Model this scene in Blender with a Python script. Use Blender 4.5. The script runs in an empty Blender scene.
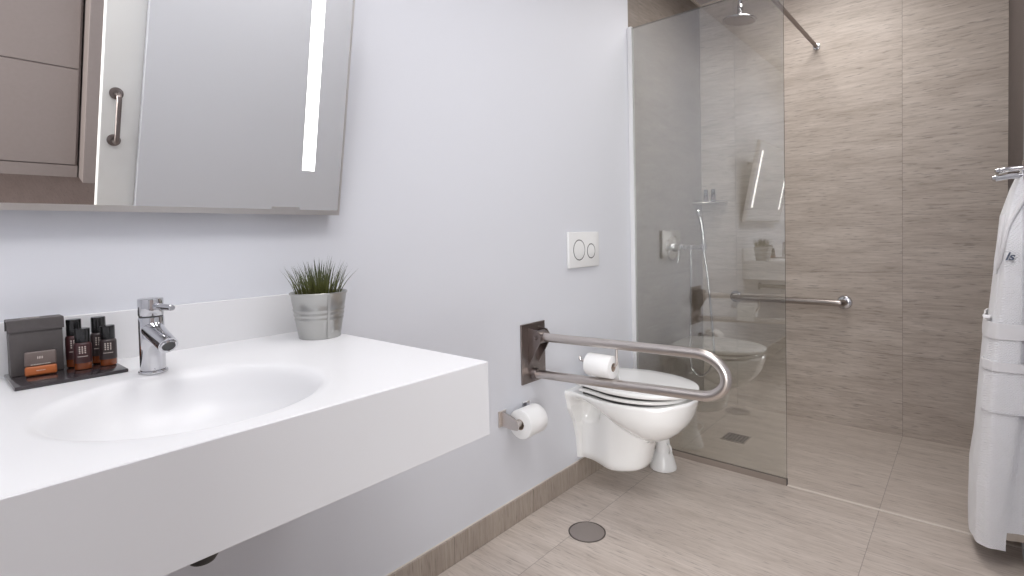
import bpy, bmesh, math, random
from mathutils import Vector, Matrix
random.seed(7)
S = bpy.context.scene
COL = S.collection
PI = math.pi

# ------------------------------------------------------------------ layout (metres)
CAM = Vector((1.29869, 0.0, 1.08684))
YG = 2.4185          # shower glass
YB = 3.3586          # back wall
XW = 1.4319          # right wall
ZC = 2.519           # ceiling
YF = -0.62           # wall behind the photographer
CT = 0.858           # countertop height

# ------------------------------------------------------------------ materials
def new_mat(name):
    m = bpy.data.materials.new(name); m.use_nodes = True
    nt = m.node_tree
    return m, nt, nt.nodes['Principled BSDF']

def srgb(r, g, b):
    f = lambda c: (c/255/12.92) if c/255 <= .04045 else ((c/255+.055)/1.055)**2.4
    return (f(r), f(g), f(b), 1)

def plain(name, col, rough=.5, metal=0, noise=0.0, scale=40, bump=0.0, spec=.5, coat=0):
    m, nt, b = new_mat(name)
    b.inputs['Base Color'].default_value = col
    b.inputs['Roughness'].default_value = rough
    b.inputs['Metallic'].default_value = metal
    b.inputs['Specular IOR Level'].default_value = spec
    b.inputs['Coat Weight'].default_value = coat
    if noise or bump:
        tc = nt.nodes.new('ShaderNodeTexCoord'); n = nt.nodes.new('ShaderNodeTexNoise')
        n.inputs['Scale'].default_value = scale; n.inputs['Detail'].default_value = 4
        nt.links.new(tc.outputs['Object'], n.inputs['Vector'])
        if noise:
            r = nt.nodes.new('ShaderNodeValToRGB')
            r.color_ramp.elements[0].color = tuple(c*(1-noise) for c in col[:3]) + (1,)
            r.color_ramp.elements[1].color = tuple(min(1, c*(1+noise)) for c in col[:3]) + (1,)
            r.color_ramp.elements[0].position = .3; r.color_ramp.elements[1].position = .7
            nt.links.new(n.outputs['Fac'], r.inputs['Fac']); nt.links.new(r.outputs['Color'], b.inputs['Base Color'])
        if bump:
            bp = nt.nodes.new('ShaderNodeBump'); bp.inputs['Strength'].default_value = bump
            bp.inputs['Distance'].default_value = .002
            nt.links.new(n.outputs['Fac'], bp.inputs['Height']); nt.links.new(bp.outputs['Normal'], b.inputs['Normal'])
    return m

def tile_mat(name, ua, va, u0, du, v0, dv, grain, dark, light, rough=.45, joint=(.10, .08, .07, 1), w=.0024, spec=.4, jmix=.45, wv=None, fleck=.52):
    """wood-grained porcelain tile; ua/va are the axes of the tile grid, grain the axis along which the streaks run"""
    m, nt, b = new_mat(name)
    N, L = nt.nodes.new, nt.links.new
    tc = N('ShaderNodeTexCoord'); sep = N('ShaderNodeSeparateXYZ'); L(tc.outputs['Object'], sep.inputs[0])
    def math_(op, a, bb=None):
        n = N('ShaderNodeMath'); n.operation = op
        for i, v in enumerate((a, bb)):
            if v is None: continue
            if isinstance(v, (int, float)): n.inputs[i].default_value = v
            else: L(v, n.inputs[i])
        return n.outputs[0]
    def joint_mask(ax, o, d, ww):
        if isinstance(o, (list, tuple)):          # joints at given heights only
            ms = [math_('LESS_THAN', math_('ABSOLUTE', math_('SUBTRACT', sep.outputs[ax], q)), ww/2) for q in o]
            m_ = ms[0]
            for q in ms[1:]: m_ = math_('MAXIMUM', m_, q)
            lv = math_('GREATER_THAN', sep.outputs[ax], o[0])
            for q in o[1:]: lv = math_('ADD', lv, math_('GREATER_THAN', sep.outputs[ax], q))
            return m_, lv
        t = math_('DIVIDE', math_('SUBTRACT', sep.outputs[ax], o), d)
        f = math_('FRACT', math_('ADD', t, .5))
        a = math_('ABSOLUTE', math_('SUBTRACT', f, .5))
        return math_('LESS_THAN', math_('MULTIPLY', a, d), ww/2), math_('FLOOR', t)
    mu, iu = joint_mask(ua, u0, du, w)
    mv, iv = joint_mask(va, v0, dv, wv if wv else w)
    mask = math_('MAXIMUM', mu, mv)
    tid = math_('ADD', math_('MULTIPLY', iu, 3.7), math_('MULTIPLY', iv, 5.3))
    sc = [95, 95, 95]; sc[grain] = 7
    mp = N('ShaderNodeMapping'); mp.inputs['Scale'].default_value = sc
    off = N('ShaderNodeCombineXYZ'); L(tid, off.inputs[0]); L(tid, off.inputs[1]); L(tid, off.inputs[2])
    L(tc.outputs['Object'], mp.inputs['Vector']); L(off.outputs[0], mp.inputs['Location'])
    n1 = N('ShaderNodeTexNoise'); n1.inputs['Scale'].default_value = 1.0; n1.inputs['Detail'].default_value = 8
    n1.inputs['Roughness'].default_value = .68; n1.inputs['Distortion'].default_value = .4
    L(mp.outputs[0], n1.inputs['Vector'])
    sc2 = [16, 16, 16]; sc2[grain] = 3.0
    mp2 = N('ShaderNodeMapping'); mp2.inputs['Scale'].default_value = sc2
    L(tc.outputs['Object'], mp2.inputs['Vector']); L(off.outputs[0], mp2.inputs['Location'])
    n2 = N('ShaderNodeTexNoise'); n2.inputs['Scale'].default_value = 1.0; n2.inputs['Detail'].default_value = 5
    L(mp2.outputs[0], n2.inputs['Vector'])
    # sparse, broken dark score lines of the pressed grain
    sc3 = [170, 170, 170]; sc3[grain] = 17
    mp3 = N('ShaderNodeMapping'); mp3.inputs['Scale'].default_value = sc3
    L(tc.outputs['Object'], mp3.inputs['Vector']); L(off.outputs[0], mp3.inputs['Location'])
    n3 = N('ShaderNodeTexNoise'); n3.inputs['Scale'].default_value = 1.0; n3.inputs['Detail'].default_value = 3
    L(mp3.outputs[0], n3.inputs['Vector'])
    s3 = N('ShaderNodeMapRange'); s3.inputs['From Min'].default_value = .57; s3.inputs['From Max'].default_value = .70
    s3.inputs['To Min'].default_value = 0; s3.inputs['To Max'].default_value = fleck
    L(n3.outputs['Fac'], s3.inputs['Value'])
    mixf = math_('ADD', math_('MULTIPLY', n1.outputs['Fac'], .6), math_('MULTIPLY', n2.outputs['Fac'], .4))
    rp = N('ShaderNodeValToRGB'); e = rp.color_ramp.elements
    e[0].position = .36; e[0].color = dark; e[1].position = .64; e[1].color = light
    L(mixf, rp.inputs['Fac'])
    mxa = N('ShaderNodeMix'); mxa.data_type = 'RGBA'
    L(s3.outputs['Result'], mxa.inputs['Factor']); L(rp.outputs['Color'], mxa.inputs['A'])
    mxa.inputs['B'].default_value = tuple(c*.45 for c in dark[:3]) + (1,)
    mx = N('ShaderNodeMix'); mx.data_type = 'RGBA'
    L(math_('MULTIPLY', mask, jmix), mx.inputs['Factor']); L(mxa.outputs['Result'], mx.inputs['A']); mx.inputs['B'].default_value = joint
    L(mx.outputs['Result'], b.inputs['Base Color'])
    b.inputs['Roughness'].default_value = rough; b.inputs['Specular IOR Level'].default_value = spec
    bp = N('ShaderNodeBump'); bp.inputs['Strength'].default_value = .25; bp.inputs['Distance'].default_value = .001
    L(math_('SUBTRACT', n1.outputs['Fac'], mask), bp.inputs['Height']); L(bp.outputs['Normal'], b.inputs['Normal'])
    return m

def metal_brushed(name, col, rough, axis=0):
    m, nt, b = new_mat(name)
    b.inputs['Base Color'].default_value = col; b.inputs['Metallic'].default_value = 1
    tc = nt.nodes.new('ShaderNodeTexCoord'); mp = nt.nodes.new('ShaderNodeMapping')
    sc = [900, 900, 900]; sc[axis] = 25; mp.inputs['Scale'].default_value = sc
    n = nt.nodes.new('ShaderNodeTexNoise'); n.inputs['Detail'].default_value = 2
    nt.links.new(tc.outputs['Object'], mp.inputs[0]); nt.links.new(mp.outputs[0], n.inputs['Vector'])
    r = nt.nodes.new('ShaderNodeMapRange'); r.inputs['To Min'].default_value = rough*.7; r.inputs['To Max'].default_value = rough*1.4
    nt.links.new(n.outputs['Fac'], r.inputs['Value']); nt.links.new(r.outputs['Result'], b.inputs['Roughness'])
    return m

def glass_mat(name, tint, refl, edge=0.5):
    """clear pane: a constant share of mirror reflection that grows towards grazing view, the rest passes through tinted"""
    m = bpy.data.materials.new(name); m.use_nodes = True
    nt = m.node_tree; nt.nodes.clear()
    N, L = nt.nodes.new, nt.links.new
    out = N('ShaderNodeOutputMaterial'); mix = N('ShaderNodeMixShader'); tr = N('ShaderNodeBsdfTransparent'); gl = N('ShaderNodeBsdfGlossy')
    tr.inputs[0].default_value = tint; gl.inputs['Roughness'].default_value = 0.0
    gl.inputs['Color'].default_value = (1, 1, 1, 1)
    lw = N('ShaderNodeLayerWeight'); lw.inputs['Blend'].default_value = .5
    p = N('ShaderNodeMath'); p.operation = 'POWER'; p.inputs[1].default_value = 4
    L(lw.outputs['Facing'], p.inputs[0])
    a = N('ShaderNodeMath'); a.operation = 'MULTIPLY_ADD'; a.inputs[1].default_value = edge; a.inputs[2].default_value = refl
    L(p.outputs[0], a.inputs[0]); L(a.outputs[0], mix.inputs[0]); L(tr.outputs[0], mix.inputs[1]); L(gl.outputs[0], mix.inputs[2])
    L(mix.outputs[0], out.inputs[0])
    return m

def emit_mat(name, col, strength):
    m, nt, b = new_mat(name)
    b.inputs['Base Color'].default_value = col
    b.inputs['Emission Color'].default_value = col; b.inputs['Emission Strength'].default_value = strength
    return m

def waffle_mat():
    m, nt, b = new_mat('waffle_cotton')
    N, L = nt.nodes.new, nt.links.new
    b.inputs['Base Color'].default_value = (.90, .90, .92, 1); b.inputs['Roughness'].default_value = .95
    b.inputs['Specular IOR Level'].default_value = .1; b.inputs['Sheen Weight'].default_value = .2
    tc = N('ShaderNodeTexCoord'); sep = N('ShaderNodeSeparateXYZ'); L(tc.outputs['Object'], sep.inputs[0])
    def m_(op, a, c=None):
        n = N('ShaderNodeMath'); n.operation = op
        for i, v in enumerate((a, c)):
            if v is None: continue
            if isinstance(v, (int, float)): n.inputs[i].default_value = v
            else: L(v, n.inputs[i])
        return n.outputs[0]
    k = 2*PI/.0085
    h = m_('MULTIPLY', m_('SINE', m_('MULTIPLY', m_('ADD', sep.outputs[0], sep.outputs[1]), k)), m_('SINE', m_('MULTIPLY', sep.outputs[2], k)))
    bp = N('ShaderNodeBump'); bp.inputs['Strength'].default_value = .35; bp.inputs['Distance'].default_value = .003
    L(h, bp.inputs['Height']); L(bp.outputs['Normal'], b.inputs['Normal'])
    return m

TD, TL = (.415, .352, .302, 1), (.625, .555, .50, 1)
JZ = (.4215, .848)
FD, FL_ = (.46, .395, .348, 1), (.62, .55, .497, 1)
M = dict(
    wall=plain('white_paint', (.69, .703, .748, 1), .55, bump=.05, scale=120),
    ceil=plain('ceiling_paint', (.62, .58, .59, 1), .7, noise=.02),
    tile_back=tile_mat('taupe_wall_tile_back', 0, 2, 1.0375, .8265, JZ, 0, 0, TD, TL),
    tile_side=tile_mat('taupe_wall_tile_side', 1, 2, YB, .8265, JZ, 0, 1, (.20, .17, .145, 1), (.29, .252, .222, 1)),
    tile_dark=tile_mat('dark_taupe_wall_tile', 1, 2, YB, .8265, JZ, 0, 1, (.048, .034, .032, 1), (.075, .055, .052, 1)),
    tile_floor=tile_mat('taupe_floor_tile', 0, 1, 1.0375, .8265, 2.072, .42, 0, FD, FL_, rough=.42, spec=.35, wv=.0012),
    tile_hall=tile_mat('brown_floor_tile_hall', 0, 1, 3.9, 1.2, .735, .6, 0, (.13, .095, .085, 1), (.17, .13, .118, 1), jmix=.6),
    tile_base=tile_mat('taupe_baseboard_tile', 1, 2, 1.5737, .418, -.5, 2, 2, (.30, .25, .21, 1), (.43, .37, .32, 1), jmix=.7),
    ceramic=plain('white_ceramic', (.88, .88, .87, 1), .08, coat=.6),
    seat=plain('white_seat_plastic', (.88, .88, .87, 1), .18),
    rubber=plain('dark_rubber', (.03, .03, .03, 1), .6),
    solid=plain('white_solid_surface', (.75, .75, .765, 1), .32, spec=.4),
    apron=plain('white_solid_surface_matt', (.80, .79, .78, 1), .4, spec=.4, noise=.012, scale=6),
    plastic=plain('white_plastic', (.78, .78, .78, 1), .3),
    groove=plain('grey_groove', (.06, .06, .06, 1), .5),
    chrome=plain('chrome', (.60, .60, .62, 1), .06, 1),
    steel=metal_brushed('brushed_steel', (.62, .575, .55, 1), .30, 0),
    steel_bar=metal_brushed('satin_steel_bar', (.43, .39, .37, 1), .27, 0),
    steel_dark=metal_brushed('brushed_steel_plate', (.25, .215, .205, 1), .33, 2),
    alu=metal_brushed('aluminium', (.62, .60, .58, 1), .35, 1),
    alu_white=plain('pale_anodised_aluminium', (.74, .74, .75, 1), .35, .2),
    zinc=metal_brushed('zinc', (.47, .47, .455, 1), .30, 0),
    mirror=plain('mirror_silver', (.93, .93, .915, 1), .0, 1),
    led=emit_mat('lit_frosted_strip', (1, .985, .97, 1), 2.6),
    glass=glass_mat('shower_glass', (.92, .93, .91, 1), .185),
    glass_edge=plain('glass_edge', (.03, .04, .035, 1), .15),
    seal=plain('grey_seal', (.27, .225, .195, 1), .35),
    paper=plain('tissue_paper', (.86, .86, .86, 1), .95, bump=.15, scale=300, spec=.1),
    card=plain('cardboard_core', (.38, .30, .24, 1), .9),
    black_card=plain('slate_card', (.088, .078, .078, 1), .55, noise=.06, scale=90),
    tray=plain('dark_tray', (.035, .028, .032, 1), .16, coat=.5),
    cap=plain('black_cap', (.012, .012, .013, 1), .22),
    wine=plain('wine_brown_label', (.045, .014, .015, 1), .28),
    brown_label=plain('grey_brown_label', (.035, .023, .023, 1), .28),
    amber=plain('amber_liquid', (.20, .05, .014, 1), .10, coat=.5),
    taupe_wrap=plain('taupe_wrapper', (.15, .115, .105, 1), .4, noise=.08),
    orange_wrap=plain('orange_wrapper', (.42, .115, .03, 1), .35),
    print=plain('pale_print', (.62, .55, .50, 1), .5),
    soil=plain('dark_soil', (.02, .016, .012, 1), .9, noise=.4, scale=200),
    leaf=None, robe=waffle_mat(),
    robe_trim=plain('robe_piping', (.83, .82, .83, 1), .9, spec=.1),
    hem=plain('beige_hem', (.50, .44, .38, 1), .9, spec=.1),
    ink=plain('slate_blue_thread', (.10, .12, .17, 1), .8),
    black_plastic=plain('black_plastic', (.02, .02, .02, 1), .4),
    door=plain('white_lacquer', (.80, .80, .79, 1), .25),
    wardrobe=plain('taupe_laminate', (.28, .237, .226, 1), .5, noise=.02),
    strip=plain('pale_threshold_strip', (.70, .64, .58, 1), .4),
    grate=metal_brushed('dark_grate', (.20, .18, .17, 1), .4, 0),
    drain=metal_brushed('dull_steel', (.44, .395, .375, 1), .42, 0),
)
def leaf_mat():
    m, nt, b = new_mat('grass_blades')
    tc = nt.nodes.new('ShaderNodeTexCoord'); sep = nt.nodes.new('ShaderNodeSeparateXYZ')
    nt.links.new(tc.outputs['Generated'], sep.inputs[0])
    n = nt.nodes.new('ShaderNodeTexNoise'); n.inputs['Scale'].default_value = 14
    nt.links.new(tc.outputs['Generated'], n.inputs['Vector'])
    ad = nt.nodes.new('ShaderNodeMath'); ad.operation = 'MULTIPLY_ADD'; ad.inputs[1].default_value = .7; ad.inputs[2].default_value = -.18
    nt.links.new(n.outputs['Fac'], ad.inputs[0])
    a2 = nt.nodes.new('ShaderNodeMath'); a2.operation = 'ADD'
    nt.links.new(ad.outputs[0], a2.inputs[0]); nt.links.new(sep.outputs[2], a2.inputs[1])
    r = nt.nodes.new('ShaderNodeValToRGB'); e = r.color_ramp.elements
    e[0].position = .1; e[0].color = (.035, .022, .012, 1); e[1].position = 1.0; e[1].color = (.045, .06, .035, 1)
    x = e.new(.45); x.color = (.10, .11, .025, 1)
    nt.links.new(a2.outputs[0], r.inputs['Fac']); nt.links.new(r.outputs['Color'], b.inputs['Base Color'])
    b.inputs['Roughness'].default_value = .5
    return m
M['leaf'] = leaf_mat()

# ------------------------------------------------------------------ mesh helpers
def thing(name, label, cat, loc=(0, 0, 0), group=None):
    o = bpy.data.objects.new(name, None); COL.objects.link(o)
    o.empty_display_size = .05; o.location = loc
    o['label'] = label; o['category'] = cat
    if group: o['group'] = group
    return o

def obj(name, bm, mat, parent=None, smooth=True, angle=35, label=None):
    bmesh.ops.recalc_face_normals(bm, faces=bm.faces)
    me = bpy.data.meshes.new(name); bm.to_mesh(me); bm.free()
    mats = mat if isinstance(mat, (list, tuple)) else [mat]
    for m in mats: me.materials.append(m)
    if smooth:
        me.polygons.foreach_set('use_smooth', [True]*len(me.polygons))
        me.set_sharp_from_angle(angle=math.radians(angle))
    o = bpy.data.objects.new(name, me); COL.objects.link(o)
    if parent is not None:
        o.parent = parent
        p, mtx = parent, Matrix.Identity(4)
        chain = []
        while p is not None:
            chain.append(p); p = p.parent
        for q in reversed(chain):
            mtx = mtx @ q.matrix_parent_inverse @ q.matrix_basis
        o.matrix_parent_inverse = mtx.inverted()
    if label: o['label'] = label
    return o

def tag(o, label, cat, group=None):
    o['label'] = label; o['category'] = cat
    if group: o['group'] = group
    return o

def struct(name, bm, mat, smooth=False):
    o = obj(name, bm, mat, None, smooth); o['kind'] = 'structure'; return o

def BM(): return bmesh.new()

def box(bm, x0, x1, y0, y1, z0, z1, bev=0, seg=2, mi=0):
    r = bmesh.ops.create_cube(bm, size=1)
    vs = r['verts']
    for v in vs:
        v.co = Vector((x0 if v.co.x < 0 else x1, y0 if v.co.y < 0 else y1, z0 if v.co.z < 0 else z1))
    fs = list({f for v in vs for f in v.link_faces})
    for f in fs: f.material_index = mi
    if bev:
        es = list({e for v in vs for e in v.link_edges})
        bmesh.ops.bevel(bm, geom=es, offset=bev, segments=seg, profile=.5, affect='EDGES')
    return bm

def lathe(bm, prof, c, axis='z', n=40, mi=0, M4=None):
    """prof: list of (r, h); axis direction through c; r=0 ends close"""
    ax = {'x': Matrix(((0, 0, 1), (1, 0, 0), (0, 1, 0))), 'y': Matrix(((0, 1, 0), (0, 0, 1), (1, 0, 0))), 'z': Matrix.Identity(3)}[axis] if isinstance(axis, str) else Vector((0, 0, 1)).rotation_difference(Vector(axis).normalized()).to_matrix()
    c = Vector(c); rings = []
    for r, h in prof:
        if r <= 1e-7: rings.append([bm.verts.new(c + ax @ Vector((0, 0, h)))])
        else: rings.append([bm.verts.new(c + ax @ Vector((r*math.cos(2*PI*k/n), r*math.sin(2*PI*k/n), h))) for k in range(n)])
    for a, b in zip(rings, rings[1:]):
        for k in range(n):
            k2 = (k+1) % n
            if len(a) == 1 and len(b) == 1: break
            if len(a) == 1: f = bm.faces.new((a[0], b[k], b[k2]))
            elif len(b) == 1: f = bm.faces.new((a[k], a[k2], b[0]))
            else: f = bm.faces.new((a[k], a[k2], b[k2], b[k]))
            f.material_index = mi
    return bm

def cyl(bm, c, axis, r, h0, h1, bev=.0015, n=36, mi=0):
    b = min(bev, r*.45, abs(h1-h0)*.45)
    return lathe(bm, [(0, h0), (r-b, h0), (r-b*.3, h0+b*.3), (r, h0+b), (r, h1-b), (r-b*.3, h1-b*.3), (r-b, h1), (0, h1)], c, axis, n, mi)

def tube(bm, pts, r, n=14, cap=True, radii=None):
    pts = [Vector(p) for p in pts]
    T = []
    for i in range(len(pts)):
        a = pts[max(i-1, 0)]; b = pts[min(i+1, len(pts)-1)]
        T.append((b-a).normalized())
    up = Vector((0, 0, 1)) if abs(T[0].z) < .9 else Vector((0, 1, 0))
    u = T[0].cross(up).normalized()
    rings = []
    for i, p in enumerate(pts):
        u = (u - T[i]*u.dot(T[i])).normalized(); v = T[i].cross(u)
        rr = radii[i] if radii else r
        rings.append([bm.verts.new(p + rr*(math.cos(2*PI*k/n)*u + math.sin(2*PI*k/n)*v)) for k in range(n)])
    for a, b in zip(rings, rings[1:]):
        for k in range(n):
            bm.faces.new((a[k], a[(k+1) % n], b[(k+1) % n], b[k]))
    if cap:
        bm.faces.new(rings[0]); bm.faces.new(rings[-1])
    return bm

def bez(ctrl, n=10):
    """Catmull-Rom through ctrl"""
    P = [Vector(p) for p in ctrl]; P = [P[0]*2-P[1]] + P + [P[-1]*2-P[-2]]
    out = []
    for i in range(1, len(P)-2):
        for k in range(n):
            t = k/n
            out.append(.5*((2*P[i]) + (P[i+1]-P[i-1])*t + (2*P[i-1]-5*P[i]+4*P[i+1]-P[i+2])*t*t + (3*P[i]-P[i-1]-3*P[i+1]+P[i+2])*t**3))
    out.append(P[-2]); return out

def loft(bm, rings, closed=True, cap0=True, cap1=True, mi=0):
    R = [[bm.verts.new(p) for p in r] for r in rings]
    for a, b in zip(R, R[1:]):
        n = len(a)
        for k in range(n if closed else n-1):
            f = bm.faces.new((a[k], a[(k+1) % n], b[(k+1) % n], b[k])); f.material_index = mi
    if cap0: bm.faces.new(R[0]).material_index = mi
    if cap1: bm.faces.new(R[-1]).material_index = mi
    return R

def sm(a, b, x):
    t = max(0, min(1, (x-a)/(b-a))); return t*t*(3-2*t)

# ------------------------------------------------------------------ the setting
XL = 5.2
struct('floor', box(BM(), -.1, XW+.06, YF-.1, YB+.1, -.1, 0), M['tile_floor'])
struct('floor_hall', box(BM(), XW+.06, XL, -2.6, 1.85, -.1, 0), M['tile_hall'])
struct('ceiling', box(BM(), -.1, XW+.12, YF-.1, YB+.1, ZC, ZC+.1), M['ceil'])
struct('wall_left', box(BM(), -.1, 0, YF-.1, YG, 0, ZC), M['wall'])
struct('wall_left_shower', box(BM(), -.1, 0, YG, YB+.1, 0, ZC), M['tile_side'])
struct('wall_back', box(BM(), 0, XW+.12, YB, YB+.1, 0, ZC), M['tile_back'])
struct('wall_front', box(BM(), 0, XW+.12, YF-.1, YF, 0, ZC), M['wall'])
b = BM()                                       # right wall with the doorway and the pocket that the door slides into
box(b, XW, XW+.03, .655, YG, 0, ZC); box(b, XW+.075, XW+.12, .655, YG, 0, ZC)
box(b, XW, XW+.12, YF, -.54, 0, ZC); box(b, XW, XW+.12, -.54, .655, 2.12, ZC)
struct('wall_right', b, M['wall'])
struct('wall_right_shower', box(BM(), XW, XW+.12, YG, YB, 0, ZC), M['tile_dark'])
struct('baseboard_left', box(BM(), 0, .010, YF, YG-.012, 0, .092, .0015, 1), M['tile_base'])
struct('trim_1', box(BM(), .0, .004, YF, YG-.012, .092, .0945), M['strip'])
struct('trim_2', box(BM(), .715, XW, YG-.006, YG+.006, 0, .003, .001, 1), M['strip'])
b = BM(); box(b, 0, .012, YG+.02, YB, ZC-.010, ZC); box(b, .012, XW, YB-.012, YB, ZC-.010, ZC)
struct('trim_3', b, M['strip'])
# the room beyond the doorway, seen in the mirror
struct('wall_hall', box(BM(), XL-.1, XL, -2.6, YB+.1, 0, 2.6), M['wall'])
struct('wall_hall_side', box(BM(), XW+.12, XL-.1, 1.75, 1.85, 0, 2.6), M['wall'])

d = obj('door_1', box(BM(), XW+.034, XW+.071, .526, 1.30, .006, 2.11, .002, 1), M['door'], None, False)
d['kind'] = 'structure'
b = BM()
hy = .572
for z in (.955, 1.145):
    cyl(b, (XW+.034, hy, z), (-1, 0, 0), .024, 0, .006)
tube(b, bez([(XW+.030, hy, .955), (XW-.005, hy, .955), (XW-.018, hy, .975), (XW-.018, hy, 1.05), (XW-.018, hy, 1.125), (XW-.005, hy, 1.145), (XW+.030, hy, 1.145)], 8), .009, 14)
obj('door_handle', b, M['steel_dark'], d)

w = thing('wardrobe', 'tall taupe panelled wardrobe beyond the doorway, seen in the mirror', 'wardrobe', (4.35, .2, 0))
obj('carcass', box(BM(), 4.09, 4.65, -1.2, .92, 0, 2.4), M['wardrobe'], w, False)
for i, (y0, y1) in enumerate(((-1.2, -.143), (-.137, .905))):
    for z0, z1 in ((.105, .846), (.854, 2.39)):
        obj('door', box(BM(), 4.068, 4.09, y0, y1, z0, z1, .002, 1), M['wardrobe'], w, False)
obj('plinth', box(BM(), 4.075, 4.09, -1.2, .92, 0, .095), M['wardrobe'], w, False)
obj('side_column', box(BM(), 3.93, 4.65, .93, 1.25, 0, 2.4, .002, 1), M['wardrobe'], w, False)

# ------------------------------------------------------------------ washbasin counter
X1, Y0c, Y1c = .632, YF+.002, .692
c = thing('washbasin_counter', 'long white wall-hung counter with a moulded round basin', 'washbasin', (.3, .1, CT-.14))
bc = Vector((.405, .282)); RX, RY = .178, .180
b = BM()
N = 128
prof = [(1.10, 0.0), (1.045, -.0012), (1.0, -.006), (.965, -.015), (.93, -.028), (.87, -.052), (.76, -.080), (.60, -.098), (.40, -.107), (.20, -.111), (.075, -.113)]
XS, YS = X1-.0006, Y1c-.0006
corners = [(0.001, Y0c), (XS, Y0c), (XS, YS), (0.001, YS)]
angs = [2*PI*k/N for k in range(N)]
for cx, cy in corners:
    a = math.atan2(cy-bc.y, cx-bc.x) % (2*PI)
    k = min(range(len(angs)), key=lambda i: abs(angs[i]-a)); angs[k] = a
rings = []
outer = []
for a in angs:
    ca, sa = math.cos(a), math.sin(a); ts = []
    if ca > 1e-9: ts.append((XS-bc.x)/ca)
    if ca < -1e-9: ts.append((.001-bc.x)/ca)
    if sa > 1e-9: ts.append((YS-bc.y)/sa)
    if sa < -1e-9: ts.append((Y0c-bc.y)/sa)
    t = min(ts); outer.append((bc.x+t*ca, bc.y+t*sa))
rings.append([Vector((x, y, CT-.03)) for x, y in outer])
rings.append([Vector((x, y, CT-.0015)) for x, y in outer])
rings.append([Vector((bc.x+(x-bc.x)*.998, bc.y+(y-bc.y)*.998, CT)) for x, y in outer])
for s, dz in prof:
    rings.append([Vector((bc.x+RX*s*math.cos(a), bc.y+RY*s*math.sin(a), CT+dz)) for a in angs])
loft(b, rings, cap0=False, cap1=True)
obj('countertop', b, M['solid'], c, True, 30)
obj('apron', box(BM(), X1-.026, X1, Y0c, Y1c, .722, CT-.0004, .0008, 1), M['solid'], c, False)
obj('end_panel', box(BM(), .001, X1-.026, Y1c-.026, Y1c, .722, CT-.0004), M['solid'], c, False)
obj('backsplash', box(BM(), .001, .013, Y0c, Y1c, CT-.001, .9545, .0015, 2), M['solid'], c, False)
b = BM(); lathe(b, [(.075*RX+.002, -.1125), (.012, -.110), (0, -.109)], (bc.x, bc.y, CT), 'z', 32)
obj('drain_plug', b, M['chrome'], c)

s = thing('bottle_trap', 'black waste trap hanging under the white counter', 'pipe', (bc.x, bc.y, .6))
b = BM(); lathe(b, [(0, 0), (.010, 0.0), (.018, .003), (.022, .009), (.023, .055), (.021, .061), (.018, .065), (.0, .065)], (bc.x, bc.y, .595), 'z', 32)
obj('trap_cup', b, M['black_plastic'], s)
b = BM(); cyl(b, (bc.x, bc.y, .649), 'z', .016, 0, .092); obj('tailpiece', b, M['black_plastic'], s)
b = BM(); tube(b, [(bc.x-.018, bc.y, .634), (.18, bc.y, .634), (.002, bc.y, .634)], .016); obj('waste_pipe', b, M['black_plastic'], s)
b = BM(); cyl(b, (.001, bc.y, .634), 'x', .03, 0, .008); obj('wall_collar', b, M['black_plastic'], s)

# ------------------------------------------------------------------ faucet
fx, fy = .197, .281
f = thing('basin_faucet', 'chrome single-lever mixer faucet standing behind the basin', 'faucet', (fx, fy, CT))
b = BM(); cyl(b, (fx, fy, CT), 'z', .0228, 0, .0055); obj('base_ring', b, M['chrome'], f)
b = BM(); cyl(b, (fx, fy, CT), 'z', .0196, .005, .1000, .001); obj('body', b, M['chrome'], f)
b = BM(); lathe(b, [(.0184, .0995), (.0184, .1025)], (fx, fy, CT), 'z'); obj('seam', b, M['groove'], f)
b = BM(); cyl(b, (fx, fy, CT), 'z', .0196, .1020, .1330, .002); obj('lever_cap', b, M['chrome'], f)
b = BM()
tube(b, [(fx+.012, fy+.002, CT+.1195), (fx+.030, fy+.005, CT+.1195), (fx+.073, fy+.012, CT+.1195)], .006, 16, True, [.0062, .0058, .0052])
lathe(b, [(.0052, 0), (.0045, .0015), (0, .002)], (fx+.073, fy+.012, CT+.1195), (1, .165, 0), 16)
obj('lever', b, M['chrome'], f)
b = BM()
rings = []
for t in [k/12 for k in range(13)]:
    x = fx+.002 + t*.088; z = CT+.079-.020*t
    hw = .0180-.0035*t; hh = .0165-.0030*t
    sl = .75*sm(.35, 1, t)
    rings.append([Vector((x + sl*hh*math.sin(a), fy + hw*math.cos(a), z + hh*math.sin(a))) for a in [2*PI*k/32 for k in range(32)]])
loft(b, rings); obj('spout', b, M['chrome'], f, True, 40)
oc = Vector((fx+.0905, fy, CT+.0588)); od = Vector((1, 0, -.75)).normalized()
b = BM(); lathe(b, [(.0108, -.003), (.0125, .0012), (.0108, .0030), (.0098, .0022)], oc, od, 32); obj('aerator', b, M['chrome'], f)
b = BM(); lathe(b, [(.0100, .0012), (0, .0012)], oc, od, 32); obj('aerator_mesh', b, M['groove'], f)

# ------------------------------------------------------------------ amenity tray and what stands on it
TZ = CT+.0065
b = BM(); box(b, .020, .157, .103, .2535, CT, TZ, .0018, 2)
tr = obj('amenity_tray', b, M['tray']); tag(tr, 'flat dark rectangular tray at the counter back left of the faucet', 'tray')

bx = thing('gift_box', 'dark slate cardboard box with fold-over lid at left end of tray', 'box', (.043, .1425, TZ))
x0, x1, y0, y1, z0, z1 = .027, .062, .107, .1805, TZ, .9605
obj('box_body', box(BM(), x0+.001, x1-.001, y0+.0015, y1-.0015, z0, z1-.002, .0008, 1), M['black_card'], bx, False)
b = BM()
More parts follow.
